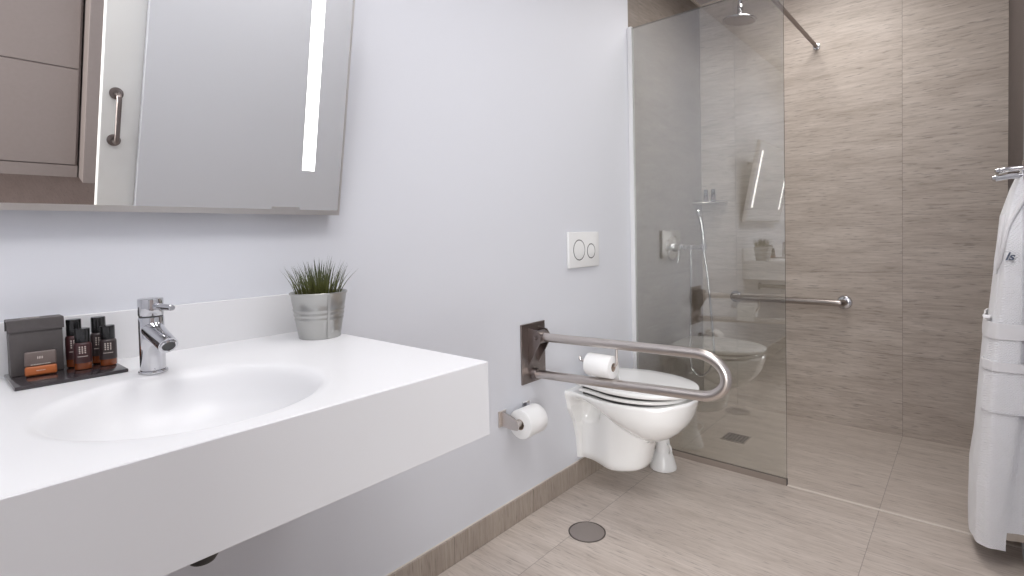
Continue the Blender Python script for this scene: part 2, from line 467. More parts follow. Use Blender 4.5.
# lid: top slab and a front skirt, with the side notches cut back
box(b, x0-.0008, x1+.0008, y0-.0008, y1+.0008, z1-.003, z1+.0008, .0008, 1)
box(b, x1-.0005, x1+.0009, y0-.0008, y1+.0008, z1-.020, z1-.002)
box(b, x0-.0008, x0+.0004, y0-.0008, y1+.0008, z1-.020, z1-.002)
obj('box_lid', b, M['black_card'], bx, False)
b = BM()
for i in range(9):
    box(b, .040, .044, .126+i*.0028, .1276+i*.0028 + (.0006 if i % 3 else 0), z1+.0008, z1+.0012)
obj('lid_print', b, M['print'], bx, False)

sp = thing('soap_packet', 'small taupe and orange soap packet leaning on the slate box', 'soap', (.083, .145, TZ))
R = Matrix.Translation((.086, .1445, TZ)) @ Matrix.Rotation(math.radians(-6), 4, 'Z') @ Matrix.Rotation(math.radians(-9), 4, 'Y')
def placed(bm): bmesh.ops.transform(bm, matrix=R, verts=bm.verts); return bm
obj('wrapper', placed(box(BM(), -.007, .007, -.0208, .0208, .0170, .042, .003, 3)), M['taupe_wrap'], sp)
obj('wrapper_band', placed(box(BM(), -.0071, .0071, -.0209, .0209, .001, .0170, .003, 3)), M['orange_wrap'], sp, label='orange lower band of the packet')
b = BM()
for k in range(13): box(b, .0070, .0074, -.013+k*.002, -.0116+k*.002, .019, .0203)
for k in range(6): box(b, .0070, .0074, -.006+k*.002, -.0046+k*.002, .0085, .0098)
for k in range(4): box(b, .0070, .0074, -.004+k*.002, -.003+k*.002, .029, .033)
obj('wrapper_print', placed(b), M['print'], sp, False)

def make_bottle(name, label, wrap):
    t = thing(name, label, 'bottle', (0, 0, 0), 'toiletry bottles on the dark tray')
    b = BM(); lathe(b, [(0, 0), (.0105, 0), (.0128, .0015), (.0130, .004), (.0130, .0135), (.0, .0135)], (0, 0, 0), 'z', 28)
    obj('liquid', b, M['amber'], t)
    b = BM(); lathe(b, [(0, .0135), (.0132, .0135), (.0132, .048), (.0120, .0515), (.0100, .0530), (0, .0530)], (0, 0, 0), 'z', 28)
    lb = obj('label', b, wrap, t)
    b = BM()
    # print on the side that faces the basin: a dot block and two lines
    for r_ in range(4):
        for k in range(3):
            a = (-.30+.30*k); 
            q = bmesh.ops.create_cube(b, size=1, matrix=Matrix.Rotation(a, 4, 'Z') @ Matrix.Translation((.0132, 0, .0335+r_*.0037)) @ Matrix.Diagonal((.0006, .0020, .0022, 1)))
    for k in range(9):
        a = -.52+.13*k
        bmesh.ops.create_cube(b, size=1, matrix=Matrix.Rotation(a, 4, 'Z') @ Matrix.Translation((.0132, 0, .0265)) @ Matrix.Diagonal((.0006, .0014, .0011, 1)))
    bmesh.ops.transform(b, matrix=Matrix.Rotation(math.radians(-12), 4, 'Z'), verts=b.verts)
    obj('label_print', b, M['print'], lb, False)
    b = BM(); lathe(b, [(0, .0530), (.0108, .0530), (.0112, .0537), (.0112, .0785), (.0104, .0795), (0, .0795)], (0, 0, 0), 'z', 28)
    obj('cap', b, M['cap'], t)
    return t
def copy_tree(o, parent=None):
    n = o.copy(); COL.objects.link(n)
    if parent is not None: n.parent = parent
    for ch in list(o.children): copy_tree(ch, n)
    return n
k1 = make_bottle('toiletry_bottle', 'wine-labelled bottle with black cap, front of pair next to slate box', M['wine'])
k1.location = (.090, .2015, TZ)
k2 = make_bottle('toiletry_bottle', 'grey-brown-labelled bottle with black cap, front of pair nearest faucet', M['brown_label'])
k2.location = (.090, .2385, TZ)
k3 = copy_tree(k1); k3.location = (.050, .1965, TZ); k3.scale = (1, 1, 1.10)
k3['label'] = 'black-capped bottle half hidden behind the wine-labelled bottle'
k4 = copy_tree(k2); k4.location = (.052, .2325, TZ); k4.scale = (1, 1, 1.10)
k1.scale = k2.scale = (1, 1, .93)
k4['label'] = 'black-capped bottle half hidden behind the grey-brown-labelled bottle'

# ------------------------------------------------------------------ potted grass
px, py = .131, .638
p = thing('potted_plant', 'tuft of artificial grass in a ribbed zinc pot at counter end', 'plant', (px, py, CT))
b = BM()
pr = [(0, .003), (.043, .003), (.0455, 0), (.0470, .002)]
H = .108
def rad(h): return .0470+.0165*h/H
for h in (.02, .040): pr.append((rad(h), h))
for h in (.046, .057, .068):
    pr += [(rad(h), h-.0035), (rad(h)+.0011, h-.0012), (rad(h)+.0011, h+.0012), (rad(h), h+.0035)]
pr += [(rad(.085), .085), (rad(.104), .102), (rad(.104)+.0025, .1045), (rad(.104)+.0028, .1068), (rad(.104)+.001, .108), (rad(.104)-.001, .107), (rad(.1)-.0015, .100), (.054, .088)]
lathe(b, pr, (px, py, CT), 'z', 56)
pot = obj('pot', b, M['zinc'], p, True, 60)
b = BM()
av = math.radians(-8)
rr = [Vector((px, py, CT)) + Vector(((rad(h)+.0006)*math.cos(av+s_), (rad(h)+.0006)*math.sin(av+s_), h)) for h in (.002, .103) for s_ in (-.05, .05)]
ro = [Vector((px, py, CT)) + Vector(((rad(h)+.0020)*math.cos(av+s_), (rad(h)+.0020)*math.sin(av+s_), h)) for h in (.002, .103) for s_ in (-.05, .05)]
loft(b, [[rr[0], rr[1], ro[1], ro[0]], [rr[2], rr[3], ro[3], ro[2]]])
obj('seam', b, M['zinc'], pot, False)
b = BM(); lathe(b, [(.060, .090), (.03, .096), (0, .097)], (px, py, CT), 'z', 32); obj('soil', b, M['soil'], p)
b = BM()
for i in range(170):
    a = random.uniform(0, 2*PI); q = math.sqrt(random.random())
    r0 = .048*q; base = Vector((px+r0*math.cos(a), py+r0*math.sin(a), CT+.088))
    lean = .08 + .55*q*random.uniform(.4, 1.1); h = random.uniform(.062, .122)*(1-.32*q)
    dirv = Vector((math.cos(a+random.uniform(-.6, .6)), math.sin(a+random.uniform(-.6, .6)), 0))
    side = Vector((-dirv.y, dirv.x, 0))
    if random.random() < .5: side = (side + dirv*random.uniform(-1, 1)).normalized()
    w0 = random.uniform(.0013, .0022)
    prev = None
    for k in range(6):
        t = k/5
        c0 = base + Vector((0, 0, h*t)) + dirv*(lean*h*(.35*t+.65*t*t))
        ww = w0*(1-t**1.6)+.00012
        nn = side.cross(Vector((0, 0, 1)))*(ww*.45)
        ring = [b.verts.new(c0+side*ww), b.verts.new(c0+nn), b.verts.new(c0-side*ww), b.verts.new(c0-nn)]
        if prev:
            for j in range(4): b.faces.new((prev[j], prev[(j+1) % 4], ring[(j+1) % 4], ring[j]))
        prev = ring
obj('foliage', b, M['leaf'], p)

# ------------------------------------------------------------------ tilted mirror
th = math.radians(11.3)
MP = Vector((.040, 0, 1.152)); MV = Vector((math.sin(th), 0, math.cos(th))); MN = Vector((math.cos(th), 0, -math.sin(th)))
MU0, MU1, MH = -.17, .7526, .60
def mbox(b, u0, u1, v0, v1, w0, w1, bev=0):
    r = BM(); box(r, w0, w1, u0, u1, v0, v1, bev, 2)
    mtx = Matrix(((MN.x, 0, MV.x, MP.x), (0, 1, 0, 0), (MN.z, 0, MV.z, MP.z), (0, 0, 0, 1)))
    bmesh.ops.transform(r, matrix=mtx, verts=r.verts)
    me = bpy.data.meshes.new('t'); r.to_mesh(me); r.free(); b.from_mesh(me); bpy.data.meshes.remove(me)
    return b
mr = thing('tilting_mirror', 'large frameless wall mirror tilted forward above the counter', 'mirror', (.02, .29, 1.152))
obj('glass', mbox(BM(), MU0+.005, MU1-.0055, .0125, MH-.007, -.006, .0004), M['mirror'], mr, False)
b = BM()
mbox(b, MU0, MU1, .0, .0125, -.024, .001); mbox(b, MU0, MU1, MH-.007, MH, -.024, .001)
mbox(b, MU0, MU0+.005, .0125, MH-.007, -.024, .001); mbox(b, MU1-.0055, MU1, .0125, MH-.007, -.024, .001)
mbox(b, MU0+.005, MU1-.0055, .0125, MH-.007, -.024, -.018)
obj('frame', b, M['alu'], mr, False)
obj('touch_switch', mbox(BM(), .5747, .6416, .0105, .0185, .0005, .0025), M['alu'], mr, False)
for u0, u1 in ((.6435, .6755), (2*.29-.6755, 2*.29-.6435)):
    obj('light_strip', mbox(BM(), u0, u1, .110, .535, -.001, .0006), M['led'], mr, False, label='glowing frosted light strip')
for u in (.05, .53):
    b = BM()
    P1 = MP + MV*.46 - MN*.024; 
    tube(b, [(.004, u, P1.z), (P1.x, u, P1.z)], .006, 10)
    cyl(b, (.0005, u, P1.z), 'x', .018, 0, .005)
    obj('tilt_arm', b, M['alu'], mr)
for u in (.05, .53): obj('hinge_block', box(BM(), .0005, .024, u-.03, u+.03, 1.158, 1.176), M['alu'], mr, False)

# ------------------------------------------------------------------ flush plate
fp = thing('flush_plate', 'white rectangular dual flush plate on the wall above toilet', 'flush plate', (.001, 1.965, 1.02))
obj('plate', box(BM(), .0005, .0135, 1.846, 2.086, .942, 1.098, .003, 3), M['plastic'], fp)
for y, z, r in ((1.9235, 1.019, .041), (2.0185, 1.012, .029)):
    b = BM(); lathe(b, [(r, .0130), (r+.0012, .0142), (r+.0042, .0140), (r+.0052, .0128)], (0.0, y, z), 'x', 48)
    g = obj('button_ring', b, M['groove'], fp, label='dark ring around button')
    b = BM(); lathe(b, [(r, .0125), (r, .0146), (r-.002, .0152), (0, .0146)], (0.0, y, z), 'x', 48)
    obj('button', b, M['plastic'], fp)

# ------------------------------------------------------------------ toilet
ty = 1.965
t = thing('toilet', 'white wall-hung toilet with closed lid beneath flush plate', 'toilet', (.0, ty, .07))
def outline(xf, w0, w1, n=40, xb=0.0, um=.45, p=2.15):
    """right half front to back mirrored: list of (x, y) round a D shape"""
    half = []
    for k in range(n+1):
        u = k/n
        u = 1-(1-u)**1.6 if k else 0
        if u < um: w_ = w0+(w1-w0)*sm(0, um, u)
        else: w_ = w1*max(0, 1-((u-um)/(1-um))**p)**(1/p)
        half.append((xb+u*(xf-xb), w_))
    return [(x, -y) for x, y in half] + [(x, y) for x, y in reversed(half[:-1])]
def lerp_tab(tab, x):
    if x <= tab[0][0]: return tab[0][1]
    for (x0, y0), (x1, y1) in zip(tab, tab[1:]):
        if x <= x1: return y0+(y1-y0)*(x-x0)/(x1-x0)
    return tab[-1][1]
TRAP_F = [(.112, .262), (.118, .285), (.130, .301), (.15, .311), (.20, .322), (.25, .338), (.30, .345)]
KEEL = [(0, .348), (.03, .356), (.05, .378), (.10, .380), (.14, .358), (.19, .322), (.24, .288), (.30, .262), (.345, .250), (.38, .258), (.41, .274), (.44, .299), (.465, .327), (.485, .358), (.498, .388), (.507, .4236)]
FRONT = [(z, x) for x, z in KEEL if x >= .345]
RIM = outline(.507, .150, .185, 80)[:81]
RIM = [(x, -y) for x, y in RIM]
def bowl_w(x, z):
    zb = lerp_tab(KEEL, x)
    trap_f = lerp_tab(TRAP_F, z)
    tw = .062+.040*sm(.05, .19, x)
    if x > .14: tw *= max(0, 1-((x-.14)/(trap_f-.14))**3.4)**(1/2.3) if x < trap_f else 0
    if z < .13: tw -= .010*(1-(z-.112)/.018)
    tw -= .034*sm(.034, .055, x)*(1-sm(.10, .135, x))*sm(.27, .33, z)*(1-sm(.375, .39, z))
    fl = lerp_tab([(.112, .068), (.20, .076), (.28, .100), (.345, .138), (.42, .150)], z)*(1-sm(.016, .034, x))
    tw = max(tw, fl)
    bw = 0
    if z > zb: bw = lerp_tab(RIM, x)*max(0, 1-((.4236-z)/(.4236-zb))**2.5)**.5
    k = .022
    h_ = max(k-abs(tw-bw), 0)/k
    return max(max(tw, bw)+h_*h_*k*.25 - (.25*k if max(tw, bw) < 1e-4 else 0), 0)
b = BM()
rings = []
ZS = [.112, .115, .120, .130, .145, .17, .20, .225, .245, .252] + [.256+.004*i for i in range(39)] + [.4135, .4190, .4225, .4236]
for z in ZS:
    xf = lerp_tab(TRAP_F, z) if z < .25 else max(lerp_tab(TRAP_F, z), lerp_tab(FRONT, z))
    half = []
    n_ = 90
    for k in range(n_+1):
        u = 1-(1-k/n_)**1.7
        x = u*xf
        inset = .006*sm(.414, .4236, z)**2
        w_ = max(0, bowl_w(min(x, .5069), z)-inset) if k < n_ else 0
        half.append((x-inset*u, w_))
    pts = [(x, -y) for x, y in half] + [(x, y) for x, y in reversed(half[:-1])]
    rings.append([Vector((x, ty+y, z + (.016*sm(.40, .507, x) if z > .40 else .016*sm(.40, .507, x)*sm(.34, .40, z)))) for x, y in pts])
loft(b, rings)
obj('bowl', b, M['ceramic'], t, True, 50)
def slab(xb, xf, w0, w1, z0, z1, rd, um=.42, dome=0):
    b = BM(); rings = []
    for i, (z, s_) in enumerate(((z0, rd), (z0+rd*.3, rd*.3), (z0+rd, 0), (z1-rd, 0), (z1-rd*.3, rd*.3), (z1, rd), (z1+dome*.6, rd+.05), (z1+dome, rd+.11))):
        if i > 5 and not dome: break
        pts = outline(xf-s_, w0-s_, w1-s_, xb=xb+s_, um=um)
        rings.append([Vector((x, ty+y, z)) for x, y in pts])
    loft(b, rings); return b
obj('seat', slab(.070, .474, .150, .180, .4330, .4470, .006), M['seat'], t, True, 50)
obj('lid', slab(.055, .509, .153, .186, .4580, .4770, .007, dome=.004), M['seat'], t, True, 50)
b = BM(); rings = [[Vector((x, ty+y, z)) for x, y in outline(.464, .138, .171, xb=.082)] for z in (.4230, .4330)]
loft(b, rings); rings = [[Vector((x, ty+y, z)) for x, y in outline(.464, .138, .171, xb=.082)] for z in (.4475, .457)]
loft(b, rings); obj('gap_shade_buffer', b, M['rubber'], t, label='black buffers filling in the shade of the gaps under lid and seat')  # buffers widened to a black layer that stands for the gaps' shade
for dy in (-.085, .085): obj('hinge', cyl(BM(), (.068, ty+dy, .452), 'y', .013, -.03, .03), M['chrome'], t)

# ------------------------------------------------------------------ toilet brush
br = thing('toilet_brush', 'white toilet brush in a flared holder on floor behind toilet', 'toilet brush', (.232, 2.255, 0))
b = BM(); lathe(b, [(0, .001), (.055, .001), (.0595, .003), (.060, .010), (.057, .022), (.0475, .055), (.041, .075), (.035, .082), (.0335, .086), (.0295, .130), (.027, .205), (.030, .245), (.034, .248), (.030, .250), (0, .250)], (.232, 2.255, 0), 'z', 40)
obj('holder', b, M['plastic'], br)
b = BM(); tube(b, [(.232, 2.255, .245), (.232, 2.255, .30), (.232, 2.255, .335)], .009, 14); lathe(b, [(0.009, 0), (.013, .005), (.013, .035), (.008, .042), (0, .043)], (.232, 2.255, .335), 'z', 20)
obj('handle', b, M['plastic'], br)
b = BM(); tube(b, bez([(.260, 2.240, .125), (.277, 2.232, .120), (.283, 2.230, .098), (.270, 2.240, .080)], 6), .0045, 10)
obj('side_clip', b, M['plastic'], br)

# ------------------------------------------------------------------ fold-down grab rail
ry = 1.60
g = thing('folding_grab_rail', 'brushed steel fold-down U-shaped grab rail on plate beside toilet', 'grab rail', (.0, ry, .51))
obj('wall_plate', box(BM(), .0005, .007, 1.527, 1.675, .513, .745, .001, 1), M['steel_dark'], g, False)
b = BM()                                       # hinge cheeks: two folded ears from the plate and the pivot pin
for dy in (-.030, .030):
    b2 = [(.007, .585), (.030, .620), (.062, .675), (.066, .700), (.052, .722), (.007, .728)]
    loft(b, [[Vector((x, ry+dy-.0025, z)) for x, z in b2], [Vector((x, ry+dy+.0025, z)) for x, z in b2]])
cyl(b, (.042, ry, .693), 'y', .008, -.042, .042)
obj('hinge_bracket', b, M['steel_dark'], g, True)
b = BM(); cyl(b, (.042, ry, .693), 'y', .026, -.026, .026, .002); obj('pivot', b, M['steel_dark'], g)
b = BM()
up0, up1 = Vector((.040, ry, .693)), Vector((.655, ry, .7095))
lo1, lo0 = Vector((.668, ry, .5775)), Vector((.012, ry, .545))
path = [up0.lerp(up1, k/10) for k in range(11)]
cz, R_ = (up1.z+lo1.z)/2, (up1.z-lo1.z)/2
for k in range(1, 20):
    a = PI/2 - PI*k/20
    path.append(Vector((up1.x+(lo1.x-up1.x)*k/20 + R_*1.30*math.cos(a), ry, cz+R_*math.sin(a))))
path += [lo1.lerp(lo0, k/10) for k in range(11)]
tube(b, path, .0165, 22)
obj('rail', b, M['steel'], g, True, 60)
b = BM(); tube(b, [(.006, ry, .5446), (.014, ry, .545), (.024, ry, .5456)], .02, 20, True, [.024, .024, .019]); obj('rail_rest', b, M['steel_dark'], g)
# wire paper holder welded under the upper bar
b = BM(); tube(b, bez([(.376, ry, .690), (.376, ry, .664), (.376, ry, .640), (.370, ry, .629), (.355, ry, .6275), (.29, ry, .6275), (.235, ry, .6275), (.226, ry, .632), (.224, ry, .642)], 6), .0042, 10)
obj('paper_hook', b, M['steel'], g)

def paper_roll(name, label, cx, axis, R1, L_, loc):
    r = thing(name, label, 'toilet paper', loc, None)
    rc = R1*.36
    h = L_/2
    b = BM(); lathe(b, [(rc, -h), (R1-.003, -h), (R1-.0008, -h+.0008), (R1, -h+.003), (R1, h-.003), (R1-.0008, h-.0008), (R1-.003, h), (rc, h), (rc, -h)], cx, axis, 48)
    obj('paper', b, M['paper'], r)
    b = BM(); lathe(b, [(rc-.0012, -h-.0003), (rc+.0004, -h-.0003), (rc+.0004, h+.0003), (rc-.0012, h+.0003), (rc-.0012, -h-.0003)], cx, axis, 32)
    obj('core', b, M['card'], r)
    return r
# the roll hangs on its hook: the top of the core bore rests on the wire
pr1 = paper_roll('toilet_paper_roll', 'toilet paper roll hanging from the grab rail above toilet', Vector((.312, ry, .6205)), 'x', .0400, .100, (.302, ry, .58))
b = BM(); loft(b, [[Vector((.263, ry+.0388, .628)), Vector((.361, ry+.0388, .628)), Vector((.361, ry+.0402, .628)), Vector((.263, ry+.0402, .628))], [Vector((.263, ry+.0396, .560)), Vector((.361, ry+.0396, .560)), Vector((.361, ry+.0408, .560)), Vector((.263, ry+.0408, .560))]])
obj('loose_sheet', b, M['paper'], pr1, False)
pr2 = paper_roll('toilet_paper_roll', 'toilet paper roll on the low wall holder under counter end', Vector((.069, 1.484, .402)), 'y', .053, .100, (.069, 1.5, .35))
hld = thing('paper_holder', 'small chrome wall bracket holding the low toilet paper roll', 'toilet roll holder', (.0, 1.50, .41))
b = BM()
box(b, .0005, .006, 1.392, 1.432, .388, .446, .001, 1)
obj('wall_plate', b, M['steel'], hld, False)
b = BM()
pa = [(.004, .392), (.050, .388), (.080, .390), (.087, .404), (.080, .424), (.050, .438), (.004, .444)]
loft(b, [[Vector((x, 1.405, z)) for x, z in pa], [Vector((x, 1.4105, z)) for x, z in pa]])
cyl(b, (.069, 1.4105, .4085), 'y', .012, 0, .130)
obj('near_arm', b, M['steel'], hld, True)
b = BM()
loft(b, [[Vector((x, 1.541, z)) for x, z in pa], [Vector((x, 1.5465, z)) for x, z in pa]])
box(b, .0005, .006, 1.530, 1.570, .388, .446, .001, 1)
obj('far_arm', b, M['chrome'], hld, True)

# ------------------------------------------------------------------ floor drains
dr = thing('floor_drain', 'round flat steel drain cover in floor before toilet', 'drain', (.246, 1.591, 0))
b = BM(); lathe(b, [(.0675, .0002), (.0680, .0018), (.0640, .0022), (.0632, .0008)], (.246, 1.591, 0), 'z', 56); obj('rim', b, M['grate'], dr)
b = BM(); lathe(b, [(.0630, .0004), (.0627, .0016), (0, .0016)], (.246, 1.591, 0), 'z', 56); obj('cover', b, M['drain'], dr)
sd = thing('shower_drain', 'small square dark grate in the shower floor behind glass', 'drain', (.375, 2.80, 0))
gx, gy = .375, 2.815
b = BM()
for q in ((gx-.06, gx+.06, gy-.06, gy-.052), (gx-.06, gx+.06, gy+.052, gy+.06), (gx-.06, gx-.052, gy-.052, gy+.052), (gx+.052, gx+.06, gy-.052, gy+.052)):
    box(b, *q, .0004, .003)
obj('frame', b, M['drain'], sd, False)
obj('sump', box(BM(), gx-.052, gx+.052, gy-.052, gy+.052, .0002, .0006), M['rubber'], sd, False)
b = BM()
for k in range(6): box(b, gx-.045+k*.0165, gx-.0385+k*.0165, gy-.05, gy+.05, .0007, .0026)
obj('grate', b, M['grate'], sd, False)

# ------------------------------------------------------------------ shower screen
sg = thing('shower_screen', 'fixed clear glass shower panel between toilet and shower', 'shower screen', (.36, YG, 0))
b = BM(); box(b, .010, .714, YG-.004, YG+.004, .026, 2.110)
for fc in b.faces:
    fc.material_index = 0 if abs(fc.normal.y) > .5 else 1
obj('pane', b, [M['glass'], M['glass_edge']], sg, False)
b = BM(); box(b, .0005, .024, YG-.011, YG-.005, .0, 2.117, .001, 1); box(b, .0005, .024, YG+.005, YG+.011, .0, 2.117, .001, 1); box(b, .0005, .009, YG-.005, YG+.005, 0, 2.117)
obj('wall_channel', b, M['alu_white'], sg, False)
b = BM(); box(b, .024, .714, YG-.007, YG-.0045, 0.0, .027); box(b, .024, .714, YG+.0045, YG+.007, 0.0, .027); box(b, .024, .714, YG-.0045, YG+.0045, 0, .0255)
obj('bottom_seal', b, M['seal'], sg, False)
b = BM(); box(b, .7141, .7155, YG-.007, YG+.007, 0, .027); obj('seal_end', b, M['rubber'], sg, False)
b = BM()
tube(b, [(.655, YG-.006, 2.085), (.655, YB-.006, 2.098)], .010, 16)
obj('support_bar', b, M['steel_dark'], sg)
b = BM(); box(b, .640, .670, YG-.014, YG-.0045, 2.068, 2.112, .002, 1); box(b, .640, .670, YG+.0045, YG+.014, 2.068, 2.112, .002, 1); box(b, .640, .670, YG-.0045, YG+.0045, 2.1105, 2.116)
obj('bar_clamp', b, M['chrome'], sg, False)
b = BM(); cyl(b, (.655, YB-.0005, 2.098), (0, -1, 0), .017, 0, .010); obj('wall_flange', b, M['chrome'], sg)

# ------------------------------------------------------------------ shower fittings
hx, hy_, hz = .378, 2.93, 2.198
sh = thing('rain_shower_head', 'round chrome rain shower head hanging from the ceiling', 'shower head', (hx-.015, hy_, hz))
dn = Vector((-.13, .0, -1)).normalized()
hc = Vector((hx, hy_, hz))
b = BM(); lathe(b, [(0, .004), (.078, .004), (.0835, .002), (.085, -.002), (.083, -.006), (.05, -.012), (.022, -.020), (.016, -.030), (0, -.031)], hc, dn, 56)
obj('disc', b, M['chrome'], sh, True, 50)
b = BM(); lathe(b, [(0, .0046), (.076, .0046)], hc, dn, 56); obj('spray_face', b, M['drain'], sh)
top = hc - dn*.030
b = BM(); lathe(b, [(0, -.016), (.010, -.0125), (.0155, -.005), (.0155, .005), (.010, .0125), (0, .016)], top+Vector((0, 0, .010)), 'z', 24); obj('ball_joint', b, M['chrome'], sh)
b = BM(); cyl(b, top+Vector((0, 0, .016)), 'z', .0105, 0, ZC-top.z-.016, .001); cyl(b, top+Vector((0, 0, .02)), 'z', .0145, 0, .03, .002); cyl(b, (top.x, top.y, ZC), 'z', .03, -.008, 0, .002)
obj('ceiling_arm', b, M['chrome'], sh)

v = thing('shower_mixer', 'chrome wall shower mixer with lever and hanging hose', 'shower mixer', (0, 2.90, .99))
vy, vz = 2.895, 1.000
b = BM(); cyl(b, (.0005, vy, vz-.002), 'x', .072, 0, .006, .002); lathe(b, [(.066, .006), (.050, .011), (.030, .014), (0, .014)], (.0005, vy, vz-.002), 'x', 40); obj('escutcheon', b, M['chrome'], v)
b = BM(); cyl(b, (.006, vy, vz), 'x', .024, 0, .060, .003); obj('body', b, M['chrome'], v)
b = BM(); tube(b, [(.060, vy, vz), (.12, vy, vz), (.180, vy, vz)], .012, 18); obj('outlet_arm', b, M['chrome'], v)
b = BM(); cyl(b, (.075, vy, vz), 'x', .0165, 0, .016); cyl(b, (.108, vy, vz), 'x', .0165, 0, .014); cyl(b, (.1135, vy, vz-.013), 'z', .009, -.018, 0); obj('hose_union', b, M['chrome'], v)
b = BM(); tube(b, bez([(.048, vy-.012, vz-.018), (.050, vy-.016, vz-.045), (.044, vy-.020, vz-.085)], 6), .005, 12); obj('lever', b, M['chrome'], v)
b = BM(); lathe(b, [(.0125, -.016), (.0165, -.016), (.018, .016), (.0138, .016), (.0125, -.016)], (.187, vy, vz+.004), (.0, 0, 1), 24); obj('handset_cradle', b, M['chrome'], v)
# hand shower resting in the cradle, head turned to the wall
hs = thing('hand_shower', 'slim chrome hand shower resting upright in the mixer cradle', 'hand shower', (.187, vy, .98))
b = BM()
tube(b, bez([(.188, vy, .975), (.187, vy, 1.02), (.183, vy, 1.08), (.176, vy, 1.13), (.168, vy, 1.165)], 6), .01, 16, True, [.0085+.0035*k/24 for k in range(25)])
obj('handle', b, M['chrome'], hs)
b = BM(); lathe(b, [(0, -.012), (.018, -.011), (.027, -.004), (.028, .004), (.024, .010), (0, .011)], (.158, vy, 1.188), (-.75, -.5, -.2), 28); obj('spray_head', b, M['chrome'], hs)
b = BM()
tube(b, bez([(.1135, vy, vz-.028), (.112, vy, .85), (.108, vy, .62), (.103, vy, .42), (.108, vy, .33), (.135, vy, .283), (.175, vy, .283), (.215, vy, .325), (.236, vy, .41), (.234, vy, .50), (.219, vy, .70), (.203, vy, .87), (.190, vy, .955), (.188, vy, .978)], 8), .0066, 12)
obj('hose', b, M['chrome'], hs)

sf = thing('corner_shelf', 'small chrome corner shelf on the shower wall', 'shelf', (.05, YB-.05, 1.265))
b = BM()
q = [(.001, YB-.001), (.001, YB-.150)] + [(.001+.165*math.sin(a), YB-.001-.150*math.cos(a)) for a in [PI/2*k/14 for k in range(1, 14)]] + [(.166, YB-.001)]
loft(b, [[Vector((x, y, 1.262)) for x, y in q], [Vector((x, y, 1.268)) for x, y in q]])
obj('plate', b, M['steel'], sf, False)
b = BM(); tube(b, [(x*.97+.002, y*.97+YB*.03-.002, 1.276) for x, y in q[1:]], .003, 8); obj('rim', b, M['chrome'], sf)
def mini(name, label, x, y):
    t_ = thing(name, label, 'bottle', (x, y, 1.2681), 'bottles on the shower shelf')
    b = BM(); lathe(b, [(0, 0), (.013, 0), (.0145, .002), (.0145, .045), (.0125, .051), (0, .051)], (x, y, 1.2681), 'z', 24); obj('body', b, M['brown_label'], t_)
    b = BM(); lathe(b, [(0, .051), (.0115, .051), (.0118, .052), (.0118, .080), (.011, .081), (0, .081)], (x, y, 1.2681), 'z', 24); obj('cap', b, M['cap'], t_)
    b = BM(); lathe(b, [(.0147, .012), (.0147, .034)], (x, y, 1.2681), 'z', 24); obj('label', b, M['taupe_wrap'], t_)
mini('shampoo_bottle', 'small dark bottle on shower shelf, the one nearer the corner', .046, YB-.052)
mini('shampoo_bottle', 'small dark bottle on shower shelf, the one further from corner', .092, YB-.050)

gb = thing('grab_bar', 'straight horizontal steel grab bar on the shower back wall', 'grab bar', (.5, YB, .68))
for x in (.208, .782):
    b = BM(); lathe(b, [(.037, .0005), (.037, .004), (.033, .010), (.024, .013), (.0165, .014), (0, .014)], (x, YB, .682), (0, -1, 0), 40); obj('flange', b, M['chrome'], gb)
b = BM(); yb = YB-.055
tube(b, bez([(.208, YB-.008, .682), (.208, yb+.025, .682), (.216, yb+.006, .682), (.236, yb, .682), (.36, yb, .682), (.50, yb, .682), (.64, yb, .682), (.754, yb, .682), (.774, yb+.006, .682), (.782, yb+.025, .682), (.782, YB-.008, .682)], 6), .0175, 20)
obj('bar', b, M['steel_bar'], gb, True, 60)

# ------------------------------------------------------------------ robe hook and bathrobe
hk = thing('robe_hook', 'chrome double-pronged robe hook on the right wall', 'hook', (XW, 2.30, 1.26))
b = BM(); box(b, XW-.008, XW-.0005, 2.275, 2.335, 1.225, 1.290, .002, 2); obj('back_plate', b, M['chrome'], hk, False)
for dz, dx, dy in ((.026, .060, .012), (.002, .068, -.010)):
    b = BM(); tube(b, bez([(XW-.006, 2.305, 1.238+dz), (XW-.04, 2.305+dy*.6, 1.237+dz), (XW-dx, 2.305+dy, 1.233+dz)], 6), .0088, 14)
    lathe(b, [(0, -.011), (.0075, -.0078), (.0105, 0), (.0075, .0078), (0, .011)], (XW-dx-.003, 2.305+dy, 1.2335+dz), 'x', 18)
    obj('prong', b, M['chrome'], hk)

